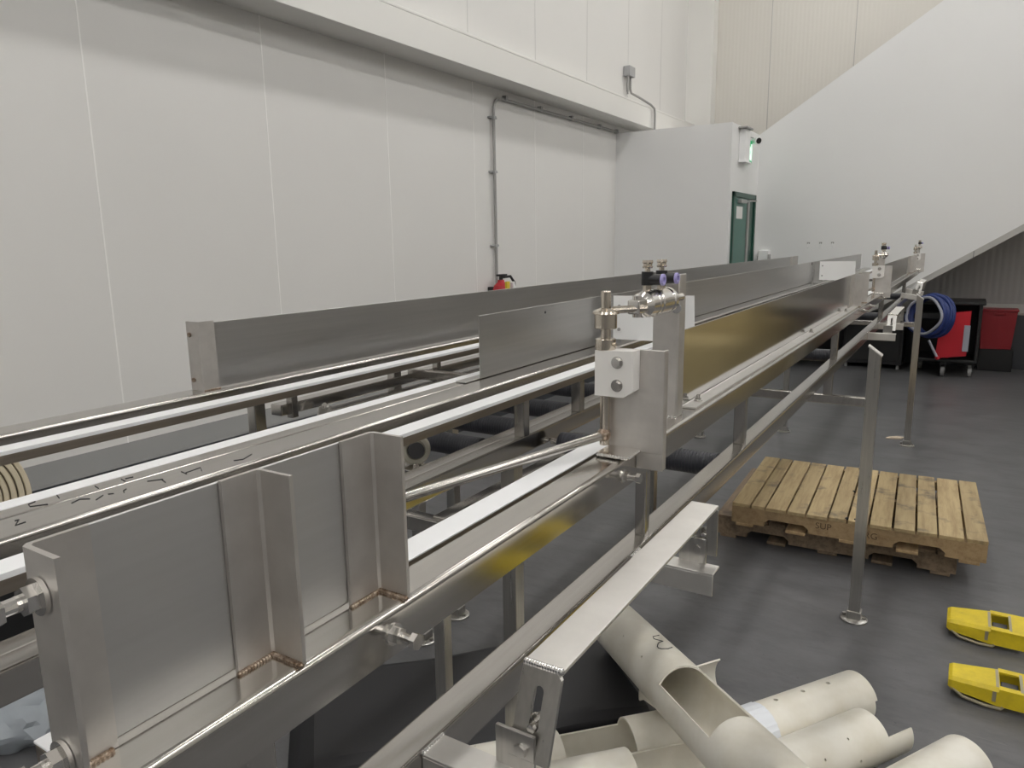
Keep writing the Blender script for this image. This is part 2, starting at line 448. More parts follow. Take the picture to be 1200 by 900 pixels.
# ------------------------------------------------------------------ conveyors
ZT = 1.365
def rail_profile(xl, xr, depth=.05, t=.004, r=.008):
    o = [(xl, ZT)] + arcpts(xr - r, ZT - r, r, 90, 0) + [(xr, ZT - depth)]
    i = [(xr - t, ZT - depth)] + arcpts(xr - r, ZT - r, r - t, 0, 90)[0:] + [(xl, ZT - t)]
    return o + i

def sq(b, x0, x1, y0, y1, z0, z1, bev=.004): return b.box(x0, x1, y0, y1, z0, z1, bev, 2)

def leg(parent, x, y, top, slant=0, w=.047):
    h = w / 2
    if slant:
        b = B().prism([(x - h, .03), (x + h, .03), (x + h, top - slant), (x - h, top)], 'y', y - h, y + h)
        o = b.build('leg', M['leg'], parent, smooth=False)
        cap = B().prism([(x - h - .004, top + .003), (x + h + .004, top - slant - .003), (x + h + .004, top - slant + .003), (x - h - .004, top + .009)], 'y', y - h - .004, y + h + .004)
        cap.build('cap', M['pale'], o)
    else:
        o = sq(B(), x - h, x + h, y - h, y + h, .03, top).build('leg', M['leg'], parent)
    f = B().lathe((x, y, 0), (x, y, 1), [(0, .058), (.008, .058), (.012, .05), (.014, .03), (.03, .028)], 28)
    f.box(x - .03, x + .03, y - .03, y + .03, .012, .05, .005).cyl((x - .042, y, .01), (x - .042, y, .026), .009, seg=6).cyl((x + .042, y, .01), (x + .042, y, .02), .009, seg=6)
    f.build('foot', M['leg'], o)
    return o

def roller(parent, x0, x1, y, z, r=.03, ribs=True):
    prof = [(0, r * .8)]
    L = x1 - x0
    n = int(L / .009) if ribs else 2
    for k in range(n):
        a = L * (k + .15) / n; c = L * (k + .85) / n
        prof += [(a, r * .955), (a + .0012, r), (c, r), (c + .0012, r * .955)] if ribs else [(a, r), (c, r)]
    prof.append((L, r * .8))
    o = B().lathe((x0, y, z), (x1, y, z), prof, 28).build('roller', M['sleeve'], parent)
    B().cyl((x0 - .03, y, z), (x1 + .03, y, z), .009, seg=16).build('axle', M['bright'], o)
    return o

def strip(parent, x0, x1, y0, y1):
    th = .008 if x0 in (-.932, -1.492) else .0025
    B().box(x0, x1, y0, y1, ZT - th, ZT, .001).build('wear_strip', M['uhmw'], parent)
    B().box(x0 + .002, x1 - .001, y0, y1, ZT - .026, ZT - th - .0005, .001).build('strip_carrier', M['carrier'], parent)

# ---- near lane
c2 = thing('conveyor', (-.76, 3, 0), 'long stainless conveyor lane nearest the pallets, on tall square legs', 'conveyor')
Y1, Y0 = 9.9, .20
B().prism(rail_profile(-.503, -.455), 'y', Y0, Y1).build('side_rail', M['rail'], c2)
B().prism(rail_profile(-1.072, -.998), 'y', -.6, Y1).build('side_rail', M['rail'], c2)
strip(c2, -.555, -.5145, .215, Y1); strip(c2, -.932, -.888, -.6, Y1)
sq(B(), -.502, -.455, -.6, Y1, 1.133, 1.18, .006).build('lower_beam', M['tube'], c2)
sq(B(), -1.064, -1.018, -.6, Y1, 1.133, 1.185, .006).build('lower_beam', M['tube'], c2)
for y in (.345, 1.935, 3.56, 5.62, 7.7): sq(B(), -.497, -.468, y - .015, y + .015, 1.179, ZT - .003, .003).build('post', M['tube'], c2)
for y in (.55, 1.70, 2.05, 3.56, 5.62, 7.7): sq(B(), -1.045, -1.012, y - .016, y + .016, 1.184, ZT - .004, .003).build('post', M['tube'], c2)
for y in (5.62, 7.7): sq(B(), -1.0, -.46, y - .012, y + .012, ZT - .05, ZT - .0265, .002).build('crossbar', M['tube'], c2)
for y in (3.42, 6.74):
    leg(c2, -.30, y, 1.262, .035); leg(c2, -1.29, y, 1.05)
    sq(B(), -1.27, -.32, y - .016, y + .016, 1.0, 1.04, .004).build('stretcher', M['tube'], c2)
    for x in (-.478, -1.04): sq(B(), x - .018, x + .018, y - .016, y + .016, 1.04, 1.134, .003).build('strut', M['tube'], c2)
leg(c2, -1.04, 1.66, 1.134)
sq(B(), -.488, -.466, 1.209, 1.231, 1.179, ZT - .003, .003).build('post', M['tube'], c2)
for y in (1.85, 3.95, 6.1, 8.3): roller(c2, -.985, -.515, y, 1.135, .032)
# pen marks left on the flanges between the lanes
ZI = ZT + .0003
SK = [[(-1.0531, .4274), (-1.0529, .4321), (-1.0344, .4196), (-1.0357, .4326)], [(-1.0561, .5027), (-1.0632, .5175), (-1.0514, .5258)], [(-1.0394, .5282), (-1.0503, .5442)],
      [(-1.0486, .5508), (-1.0436, .5565)], [(-1.0472, .5777), (-1.0434, .5711), (-1.035, .5671)], [(-1.0535, .615), (-1.0411, .6338)], [(-1.0441, .6321), (-1.0235, .6259)],
      [(-1.0508, .6717), (-1.033, .669)], [(-1.0395, .6716), (-1.0436, .7017), (-1.0266, .6916)], [(-1.028, .754), (-1.0198, .7671), (-1.0326, .7949)]]
b = B(); strokes(b, [[(x, y, ZI) for x, y in ln] for ln in SK], .0015); b.build('marker_lettering', M['ink'], c2)
# end flange bolts are on the guide plate; spare bolts through the near rail
for y in (.50, 1.075):
    b = B().hexbolt((-.455, y, 1.338), (1, 0, 0), .0085, .008, .009).cyl((-.462, y, 1.338), (-.43, y, 1.338), .005, seg=12)
    b.hexbolt((-.431, y, 1.338), (1, 0, 0), .0085, .007, .0, washer=False)
    b.build('rail_bolt', M['bright'], c2)
for y in (4.30, 4.62, 5.27, 9.42):
    b = B().hexbolt((-.455, y, 1.338), (1, 0, 0), .0085, .008, .02)
    b.build('rail_bolt', M['bright'], c2)

# ---- far lane
c1 = thing('conveyor', (-1.35, 3, 0), 'long stainless conveyor lane nearer the left wall, behind the middle guide plate', 'conveyor')
Y1 = 9.4
B().prism(rail_profile(-1.655, -1.583), 'y', -.6, Y1).build('side_rail', M['rail'], c1)
B().prism(rail_profile(-1.112, -1.076), 'y', -.6, Y1).build('side_rail', M['rail'], c1)
strip(c1, -1.492, -1.447, -.6, Y1); strip(c1, -1.152, -1.116, -.6, Y1)
sq(B(), -1.115, -1.068, -.6, Y1, 1.133, 1.18, .006).build('lower_beam', M['tube'], c1)
sq(B(), -1.63, -1.585, 1.33, Y1, 1.255, 1.287, .004).build('lower_beam', M['tube'], c1)
sq(B(), -1.60, -1.555, 1.50, Y1, 1.21, 1.245, .004).build('lower_beam', M['tube'], c1)
for y in (1.26, 1.825, 3.2, 5.0, 7.0): sq(B(), -1.618, -1.586, y - .018, y + .018, 1.11, ZT - .004, .003).build('post', M['tube'], c1)
for y in (1.37, 2.036, 2.9): sq(B(), -1.598, -1.574, y - .011, y + .011, 1.245, ZT - .03, .002).build('post', M['tube'], c1)
sq(B(), -1.60, -1.10, 1.89, 1.922, 1.27, 1.302, .003).build('crossbar', M['tube'], c1)
for y in (3.2, 5.0, 7.0): sq(B(), -1.60, -1.10, y - .014, y + .014, 1.27, 1.30, .003).build('crossbar', M['tube'], c1)
# take-up strap and bolt beside the first far post
b = B().prism([(1.44, 1.265), (1.475, 1.265), (1.43, 1.15), (1.395, 1.15)], 'x', -1.555, -1.549)
b.hexbolt((-1.549, 1.455, 1.262), (1, 0, 0), .009, .007, .012)
b.build('strap', M['pale'], c1)
for y in (2.28, 2.53, 6.2):
    leg(c1, -1.9, y, 1.05)
for y in (2.28, 6.2):
    sq(B(), -1.88, -1.09, y - .016, y + .016, 1.0, 1.04, .004).build('stretcher', M['tube'], c1)
for y in (2.28, 6.2): sq(B(), -1.61, -1.59, y - .01, y + .01, 1.04, 1.215, .002).build('strut', M['tube'], c1)
sq(B(), -1.105, -1.065, 1.38, 6.5, 1.0, 1.04, .004).build('lower_rail', M['tube'], c1)
sq(B(), -1.45, -.92, 1.36, 1.40, .995, 1.035, .004).build('stretcher', M['tube'], c1)
sq(B(), -1.105, -1.07, 1.365, 1.40, .03, 1.0, .004).build('leg', M['leg'], c1)
for y in (1.63, 1.87, 2.15, 2.5, 3.0, 3.6): roller(c1, -1.50, -1.118, y, 1.152, .031)
b = B().lathe((-1.222, 1.456, 1.183), (-1.19, 1.43, 1.187), [(0, .03), (.004, .042), (.022, .042), (.03, .036), (.032, .026), (.024, .024), (.024, .01), (.034, .01)], 32)
bh = b.build('bearing_housing', M['cream_cast'], c1)
B().cyl((-1.2, 1.438, 1.1855), (-1.193, 1.4325, 1.186), .022, seg=24).build('bearing_core', M['hosedk'], bh)
B().hexbolt((-1.195, 1.43, 1.145), (.7, -.6, .0), .006, .005, 0).build('bearing_bolt', M['bright'], bh)
B().box(-1.27, -1.14, 1.40, 1.47, 1.128, 1.142, .003).build('bearing_foot', M['tube'], c1)
SK = [[(-1.1104, .48), (-1.1063, .469), (-1.094, .4655), (-1.0816, .483)], [(-1.111, .51), (-1.0949, .5051)], [(-1.1028, .5614), (-1.0874, .5581)], [(-1.0997, .6006), (-1.0842, .5978)], [(-1.0969, .6053), (-1.0941, .6167)]]
b = B(); strokes(b, [[(x, y, ZI) for x, y in ln] for ln in SK], .0015); b.build('marker_lettering', M['ink'], c1)

# ------------------------------------------------------------------ guide plates
TOP = 1.535
def angle(parent, y, out, xs, flip=False, leglen=.038, z1=TOP + .001, proj=.042):
    """upright angle: one leg flat on the sheet, one standing out from it"""
    t = .004
    if not flip:      # outstanding leg at the far end
        pts = [(xs, y), (xs + t, y), (xs + t, y + leglen - .006), (xs + t + .003, y + leglen - t), (xs + proj, y + leglen - t), (xs + proj, y + leglen), (xs + .004, y + leglen), (xs, y + leglen - .004)]
    else:
        pts = [(xs, y + leglen), (xs + t, y + leglen), (xs + t, y + .006), (xs + t + .003, y + t), (xs + proj, y + t), (xs + proj, y), (xs + .004, y), (xs, y + .004)]
    o = B().prism(pts, 'z', ZT + .0005, z1).build('angle_bracket', M['brk'], parent)
    # weld along the foot
    b = B()
    n = 12
    yb = y + leglen - t if not flip else y + t
    for k in range(n):
        x = xs + .006 + (proj - .008) * k / (n - 1)
        bmesh.ops.create_uvsphere(b.bm, u_segments=8, v_segments=5, radius=.0032, matrix=Matrix.Translation((x, yb - .001 if not flip else yb + .001, ZT + .001)))
    for k in range(n):
        yy = y + (leglen - .006) * k / (n - 1)
        bmesh.ops.create_uvsphere(b.bm, u_segments=8, v_segments=5, radius=.0026, matrix=Matrix.Translation((xs + t + .001, yy, ZT + .001)))
    b.build('weld', M['weld'], o)
    return o

def sheet(parent, x, y0, y1, foot=0, joints=()):
    t = .0025
    B().box(x - t, x, y0, y1, ZT + .003, TOP, .0008, 1).build('sheet', M['sheet'], parent)

# nearest plate at the lane's end, three angles
p4 = thing('guide_plate', (-.497, .38, ZT), 'short steel guide plate nearest the camera with three upright angle brackets', 'guide plate')
B().box(-.500, -.4975, .215, .49, ZT + .004, TOP, .0008, 1).build('sheet', M['dull'], p4)
a0 = angle(p4, .202, 1, -.497, flip=True, leglen=.042)
for z in (1.507, 1.392):
    b = B()
    b.cyl((-.477, .2015, z), (-.477, .1985, z), .0125, seg=24).cyl((-.477, .212, z), (-.477, .165, z), .005, seg=12).hexbolt((-.477, .1985, z), (0, -1, 0), .0095, .008, .004, washer=False)
    b.cyl((-.477, .178, z), (-.477, .172, z), .0095, seg=6)
    b.build('end_bolt', M['bright'], a0)
angle(p4, .348, 1, -.497, leglen=.040); angle(p4, .482, 1, -.497, leglen=.045)
# long near plate
p3 = thing('guide_plate', (-.497, 2.8, ZT), 'long bolted-down steel guide plate on the near rail, mirroring warm tones', 'guide plate')
B().box(-.4995, -.497, 1.49, 4.06, ZT + .003, TOP, .0008, 1).build('sheet', M['mirror'], p3)
B().prism([(-.4995, ZT + .0005), (-.466, ZT + .0005), (-.466, ZT + .0045), (-.495, ZT + .0045), (-.497, ZT + .006), (-.497, ZT + .008), (-.4995, ZT + .008)], 'y', 1.49, 4.2).build('foot_flange', M['pale'], p3)
for y in (1.555, 2.93, 3.85):
    b = B().cyl((-.482, y, ZT + .0045), (-.482, y, ZT + .006), .0095, seg=20).hexbolt((-.482, y, ZT + .006), (0, 0, 1), .0072, .006, .007, washer=False)
    b.build('foot_bolt', M['bright'], p3)
angle(p3, 4.05, 1, -.4965, leglen=.15)
p4b = thing('guide_plate', (-.497, 4.4, ZT), 'short pale guide plate end just before the second gate along the near rail', 'guide plate')
B().box(-.4995, -.497, 4.33, 4.52, ZT + .004, TOP, .0008, 1).build('sheet', M['sheet'], p4b)
angle(p4b, 4.33, 1, -.497, leglen=.16)
p5 = thing('guide_plate', (-.497, 7.5, ZT), 'steel guide plate on the near rail between the two distant gates', 'guide plate')
B().box(-.4995, -.497, 5.65, 8.3, ZT + .003, TOP, .0008, 1).build('sheet', M['sheet'], p5)
angle(p5, 8.1, 1, -.4965, leglen=.35); angle(p5, 8.5, 1, -.4965, leglen=.35)
# middle plates
p2 = thing('guide_plate', (-1.074, 4, ZT), 'long plain guide plate standing between the two lanes behind the front gate', 'guide plate')
B().box(-1.0765, -1.074, 1.565, 6.42, ZT + .002, TOP, .0008, 1).build('sheet', M['sheet'], p2)
B().box(-1.108, -1.0765, 1.50, 6.42, ZT + .0005, ZT + .004, .0008, 1).build('foot_flange', M['sheet'], p2)
B().cyl((-1.074, 1.92, 1.513), (-1.073, 1.92, 1.513), .004, seg=12).cyl((-1.074, 6.36, 1.52), (-1.072, 6.36, 1.52), .012, seg=12).build('rivet', M['dark'], p2)
p6 = thing('guide_plate', (-1.074, 8, ZT), 'guide plate between the lanes beyond the farther white stop sheet', 'guide plate')
B().box(-1.0765, -1.074, 6.44, 9.58, ZT + .002, TOP, .0008, 1).build('sheet', M['sheet'], p6)
B().box(-1.0765, -1.04, 6.44, 9.58, ZT + .0005, ZT + .003, .0008, 1).build('foot_flange', M['sheet'], p6)
# far plate along the outer rail
p1 = thing('guide_plate', (-1.612, 4, ZT), 'long guide plate on the outer rail nearest the left wall', 'guide plate')
B().box(-1.6145, -1.612, 1.152, 4.6, ZT + .002, TOP, .0008, 1).build('sheet', M['sheet'], p1)
B().box(-1.6145, -1.612, 4.604, 8.25, ZT + .002, TOP, .0008, 1).build('sheet', M['sheet'], p1)
B().prism([(-1.65, 1.108), (-1.604, 1.108), (-1.602, 1.110), (-1.602, 1.154), (-1.606, 1.154), (-1.606, 1.112), (-1.65, 1.112)], 'z', ZT + .0005, 1.540).build('angle_bracket', M['brk'], p1)
for z in (1.507, 1.392): B().hexbolt((-1.637, 1.108, z), (0, -1, 0), .006, .004, .0, washer=False).build('end_bolt', M['weld'], p1)
b = B()
for k in range(8): bmesh.ops.create_uvsphere(b.bm, u_segments=8, v_segments=5, radius=.003, matrix=Matrix.Translation((-1.6015, 1.112 + k * .006, ZT + .001)))
b.build('weld', M['weld'], p1)
B().box(-1.6145, -1.610, 8.25, 8.3, ZT + .001, TOP + .001).box(-1.6145, -1.6, 8.3, 8.6, ZT + .001, TOP, .0008, 1).build('angle_bracket', M['brk'], p1)

# white stop sheets standing across the near lane
def stop_sheet(y, label):
    o = thing('stop_sheet', (-.9, y, ZT), label, 'plastic sheet', 'white stop sheets')
    Mx = Matrix.Translation((-1.032, y, 0)) @ Matrix.Rotation(math.radians(20.5), 4, 'Z')
    B().prism([(0, 1.386), (.278, 1.374), (.272, 1.536), (0, 1.536)], 'y', -.003, .003)
    b = B().prism([(0, 1.386), (.278, 1.374), (.272, 1.536), (0, 1.536)], 'y', -.003, .003)
    bmesh.ops.transform(b.bm, matrix=Mx, verts=b.bm.verts)
    b.build('panel', M['panelw'], o)
    b = B().cyl((.02, -.006, 1.50), (.02, .004, 1.50), .006, seg=12).cyl((.02, -.006, 1.42), (.02, .004, 1.42), .006, seg=12)
    b.box(-.045, .03, .0035, .006, 1.37, 1.53)
    bmesh.ops.transform(b.bm, matrix=Mx, verts=b.bm.verts)
    b.build('fixing', M['conduit'], o)
    return o
stop_sheet(2.33, 'white plastic sheet standing across the near lane behind the front gate')
stop_sheet(6.48, 'farther white plastic sheet standing across the lane beside the middle plate end')

# ------------------------------------------------------------------ pneumatic gates
def make_gate(label):
    g = thing('diverter_gate', (-.48, 1.13, ZT), label, 'gate', 'air cylinder gates')
    b = B().box(-.508, -.408, 1.13, 1.1335, ZT + .0005, 1.543, .001, 1).box(-.4115, -.408, 1.1335, 1.148, ZT - .028, 1.543, .001, 1)
    b.box(-.4535, -.408, 1.13, 1.1335, ZT - .028, ZT + .0006)
    b.build('paddle', M['brk'], g)
    bl = B().prism([(-.520, 1.464), (-.468, 1.464), (-.451, 1.476), (-.451, 1.543), (-.520, 1.541)], 'y', 1.100, 1.129).build('block', M['block'], g, smooth=False)
    for z in (1.523, 1.484):
        B().hexbolt((-.479, 1.100, z), (0, -1, 0), .0078, .005, 0).build('block_bolt', M['bright'], bl)
    sh = B().cyl((-.508, 1.116, ZT + .01), (-.508, 1.116, 1.638), .0085, seg=20).cyl((-.508, 1.116, 1.638), (-.508, 1.116, 1.64), .0085, .0075, seg=20).build('pivot_shaft', M['nickel'], g)
    B().lathe((-.508, 1.116, 1.541), (-.508, 1.116, 2), [(0, .0165), (.001, .0175), (.018, .0175), (.019, .0165)], 28).cyl((-.492, 1.112, 1.551), (-.486, 1.110, 1.551), .003, seg=8).build('collar', M['nickel'], g)
    B().lathe((-.508, 1.116, 1.577), (-.508, 1.116, 2), [(0, .018), (.001, .019), (.024, .019), (.025, .018)], 28).lathe((-.508, 1.116, 1.602), (-.508, 1.116, 2), [(0, .023), (.004, .021), (.009, .012)], 24).build('collar', M['nickel'], g)
    B().tube([(-.497, 1.118, 1.608), (-.475, 1.133, 1.609), (-.448, 1.150, 1.610)], .0062, 12).build('lever', M['nickel'], g)
    b = B().box(-.478, -.456, 1.135, 1.172, 1.600, 1.624, .003).cyl((-.467, 1.153, 1.594), (-.467, 1.153, 1.630), .008, seg=16)
    b.build('clevis', M['bright'], g)
    AX, AZ = -.4755, 1.611
    b = B().lathe((AX, 1.165, AZ), (AX, 1.4, AZ), [(0, .008), (.012, .008), (.014, .013), (.02, .014), (.034, .0225), (.060, .0235), (.062, .0245), (.072, .0245), (.074, .022), (.08, .022), (.082, .0245), (.13, .0245), (.132, .022), (.138, .022), (.14, .0245), (.152, .0245), (.158, .018), (.166, .0085), (.232, .0085)], 36)
    b.build('air_cylinder', M['bright'], g)
    for (y, kx) in ((1.232, -.481), (1.288, -.4755)):
        f = B().cyl((kx, y, AZ + .022), (kx, y, AZ + .034), .0075, seg=6).build('fitting', M['nickel'], g)
        B().cyl((kx, y, AZ + .032), (kx, y, AZ + .056), .0105, seg=18).cyl((kx, y, AZ + .042), (kx + .027, y + .002, AZ + .042), .0098, seg=20).build('elbow', M['black'], f)
        B().lathe((kx + .026, y + .002, AZ + .042), (kx + 1, y + .002, AZ + .042), [(0, .0102), (.0045, .0102), (.005, .0095), (.005, .005), (.001, .005)], 24).build('release_ring', M['purple'], f)
        B().cyl((kx, y, AZ + .056), (kx, y, AZ + .064), .005, seg=12).lathe((kx, y, AZ + .062), (kx, y, 2), [(0, .0085), (.003, .0095), (.004, .008), (.008, .008), (.010, .0095), (.014, .009)], 20).build('flow_knob', M['nickel'], f)
    b = B().prism([(-.532, 1.399), (-.481, 1.399), (-.478, 1.402), (-.478, 1.436), (-.482, 1.436), (-.482, 1.403), (-.532, 1.403)], 'z', ZT + .0005, 1.606)
    b.box(-.482, -.478, 1.4005, 1.436, 1.604, 1.655, .001, 1)
    cb = b.build('cylinder_bracket', M['brk'], g)
    B().cyl((-.486, 1.402, 1.590), (-.482, 1.394, 1.588), .010, seg=20).build('hinge_pin', M['bright'], cb)
    b = B()
    for k in range(8): bmesh.ops.create_uvsphere(b.bm, u_segments=8, v_segments=5, radius=.0025, matrix=Matrix.Translation((-.528 + k * .0068, 1.399, ZT + .001)))
    b.build('weld', M['weldwhite'], cb)
    b = B().box(-.505, -.447, 1.072, 1.129, ZT + .0005, ZT + .0075, .002)
    for k in range(11): bmesh.ops.create_uvsphere(b.bm, u_segments=8, v_segments=6, radius=.0034, matrix=Matrix.Translation((-.500 + k * .005, 1.072, ZT + .004)))
    for k in range(7): bmesh.ops.create_uvsphere(b.bm, u_segments=8, v_segments=6, radius=.003, matrix=Matrix.Translation((-.447, 1.078 + k * .0075, ZT + .004)))
    b.build('pivot_base', M['bright'], g)
    # the swing arm that reaches back over the lane
    d = V((-.64, .73, 1.374)) - V((-.508, 1.116, 1.392))
    p0 = V((-.508, 1.116, 1.392))
    B().tube([p0, p0 + d * .5, p0 + d * 1.0, p0 + d * 1.55], .0075, 16).build('swing_arm', M['tube'], g)
    b = B(); bmesh.ops.create_uvsphere(b.bm, u_segments=14, v_segments=9, radius=.0125, matrix=Matrix.Translation((-.508, 1.113, 1.393)))
    b.build('weld', M['weld'], g)
    return g
g1 = make_gate('large air-cylinder gate at the front of the near rail, white block and chrome cylinder')
for y, lab in ((4.17, 'second air-cylinder gate along the near rail, beside the first distant slotted bracket'), (8.27, 'farthest air-cylinder gate at the distant end of the near rail')):
    c = copy_tree(g1); c.location.y += y; c['label'] = lab

# ------------------------------------------------------------------ slotted guard brackets
def make_guard(label):
    g = thing('slotted_bracket', (-.34, .88, 1.18), label, 'bracket', 'inverted steel brackets on the lower beam')
    x0, x1, y0, y1, zt = -.364, -.317, .60, 1.157, 1.285
    t = .005
    cover = B().box(x0, x1, y0, y1, zt - t, zt, .0015).build('top_plate', M['pale'], g)
    b = B()
    for k in range(14): bmesh.ops.create_uvsphere(b.bm, u_segments=8, v_segments=6, radius=.0042, matrix=Matrix.Translation((x0 + .003 + k * (x1 - x0 - .006) / 13, y0 + .001, zt - .001)))
    b.build('weld', M['weldwhite'], cover)
    def slotted(y, d):
        # end plate with an upright slot, built as a ring of quads
        w = x1 - x0; cx = (x0 + x1) / 2; sw = .0055
        z0, z1 = 1.195, zt - t * .2
        s0, s1 = 1.222, 1.266
        outer = [(x0, z0), (x1, z0), (x1, z1 - .008), (x1 - .008, z1), (x0 + .003, z1), (x0, z1 - .003)]
        b = B()
        ya, yb = (y, y + t)
        inner = arcpts(cx, s1 - sw, sw, 0, 180, 6) + arcpts(cx, s0 + sw, sw, 180, 360, 6)
        bm = b.bm
        loops = []
        for yy in (ya, yb):
            ov = [bm.verts.new((u, yy, v)) for u, v in outer]; iv = [bm.verts.new((u, yy, v)) for u, v in inner]
            eo = [bm.edges.new((ov[k], ov[(k + 1) % len(ov)])) for k in range(len(ov))]
            ei = [bm.edges.new((iv[k], iv[(k + 1) % len(iv)])) for k in range(len(iv))]
            bmesh.ops.triangle_fill(bm, use_beauty=True, edges=eo + ei)
            loops.append((ov, iv))
        for q in (0, 1):
            A, C = loops[0][q], loops[1][q]
            for k in range(len(A)): bm.faces.new((A[k], A[(k + 1) % len(A)], C[(k + 1) % len(A)], C[k]))
        return b.build('slotted_end', M['leg'], g, smooth=False)  # darker steel than the top plate, standing in for the dim surroundings it reflects
    fl = slotted(y0, 1); slotted(y1 - t, 1)
    for v in fl.data.vertices:
        wz = v.co.z + 1.18
        v.co.y -= .38 * max(0, zt - wz)
    for yy, o in ((y0 - .0340, -1), (y1 - t - .0055, -1)):
        u = B().box(x0 - .016, x1 - .016, yy, yy + .005, 1.155, 1.224, .0012).build('upright', M['leg'], g)  # same darker steel, the dimness of this side put into its colour
        cx = (x0 + x1) / 2
        B().hexbolt((cx - .008, yy, 1.205), (0, -1, 0), .0075, .004, 0, washer=False).build('bolt', M['leg'], u)
        B().cyl((cx, yy + .006, 1.228), (cx, yy + .024, 1.228), .0045, seg=12).hexbolt((cx, yy + .020, 1.228), (0, 1, 0), .0075, .006, .008).build('bolt', M['bright'], u)
        # angle stub from the beam
        s = B().box(-.4545, x1 + .006, yy - .032, yy + .006, 1.176, 1.180, .0008, 1).box(-.4545, x1 + .006, yy - .032, yy - .028, 1.140, 1.1765, .0008, 1)
        if o: s.build('stub', M['pale'], g)
        b = B()
        for k in range(9): bmesh.ops.create_uvsphere(b.bm, u_segments=8, v_segments=6, radius=.003, matrix=Matrix.Translation((-.4535, yy - .03 + k * .0042, 1.180)))
        b.build('weld', M['weldwhite'], g)
    return g
gd = make_guard('pale slotted bracket nearest the camera, bolted to the lower beam above the pipes')
c = copy_tree(gd); c.location.y += 4.1; c['label'] = 'pale slotted bracket on the lower beam between the two tall legs'
c = copy_tree(gd); c.location.y += 6.45; c.location.z += .06; c.rotation_euler.y = math.radians(10); c['label'] = 'tilted slotted bracket on the beam above the blue hose'

# ------------------------------------------------------------------ pallets
def make_pallet(loc, rz, wood_top, wood_side, label, dz=0, loose=False, seed=1):
    rnd = random.Random(seed)
    p = thing('wooden_pallet', (0, 0, 0), label, 'pallet', 'stacked wooden pallets')
    L, W = 1.22, 1.0
    for y in (-W / 2 + .02, 0, W / 2 - .02):
        def notch(xc): return [(xc - .115, 0), (xc - .115, .02), (xc - .09, .042), (xc + .09, .042), (xc + .115, .02), (xc + .115, 0)]
        pts = [(-L / 2, 0)] + notch(-.32) + notch(.32) + [(L / 2, 0), (L / 2, .092), (-L / 2, .092)]
        B().prism(pts, 'y', y - .019, y + .019).build('stringer', wood_side, p, smooth=False)
    ws = [.095, .07, .103, .088, .10, .085, .093, .10, .095, .088, .108, .09]
    gap = (L - sum(ws)) / (len(ws) - 1)
    x = -L / 2
    for k, w in enumerate(ws):
        a = rnd.uniform(-.006, .006); e = rnd.uniform(-.008, .008)
        o = B().box(-w / 2, w / 2, -W / 2 + e, W / 2 + e, .0925, .112, .002, 1).build('deck_board', wood_top, p)
        o.location = (x + w / 2, 0, 0); o.rotation_euler.z = a * .6
        b = B()
        for yy in (-W / 2 + .025, .0, W / 2 - .025):
            for dx in (-.022, .02): b.cyl((dx + rnd.uniform(-.005, .005), yy + rnd.uniform(-.008, .008), .1118), (dx, yy, .1124), .0052, seg=8)
        nn = b.build('nail_heads', M['ink'], o); nn['kind'] = 'stuff'
        x += w + gap
    for k in range(5):
        xc = -L / 2 + .07 + k * (L - .14) / 4
        w = .045 if k in (0, 4) else .05
        B().box(xc - w, xc + w, -W / 2, W / 2, -.018, -.0005, .002, 1).build('bottom_board', wood_side, p)
    p.location = loc; p.rotation_euler.z = rz
    return p
pb = make_pallet((-.54, 4.605, .0185), math.radians(2.3), M['wooddk'], M['wooddk'], 'dark weathered wooden pallet on the floor, underneath the lighter pallet', seed=3)
pt = make_pallet((-.425, 4.49, .1505), math.radians(2.6), M['wood'], M['woodside'], 'yellowish wooden pallet lying on top of a dark weathered pallet', seed=5)
# stencilled letters along the front stringer of the upper pallet
def text(parent, s, size, mw, m, name):
    cu = bpy.data.curves.new(name, 'FONT'); cu.body = s; cu.size = size; cu.extrude = .0004; cu.align_x = 'CENTER'
    t = bpy.data.objects.new('tmp_text', cu); COL.objects.link(t)
    bpy.context.view_layer.update()
    me = bpy.data.meshes.new_from_object(t.evaluated_get(bpy.context.evaluated_depsgraph_get()))
    bpy.data.objects.remove(t); me.materials.clear(); me.materials.append(m)
    o = bpy.data.objects.new(name, me); COL.objects.link(o); o.parent = parent; o.matrix_local = mw
    return o
M['stencil'] = mat('faded_stencil_ink', (.12, .08, .045), .9)
R90 = Matrix.Rotation(math.radians(90), 4, 'X')
text(pt, 'SUP', .048, Matrix.Translation((-.13, -.5002, .040)) @ R90, M['stencil'], 'stencil')
text(pt, 'RG', .048, Matrix.Translation((.10, -.5002, .030)) @ R90, M['stencil'], 'stencil')

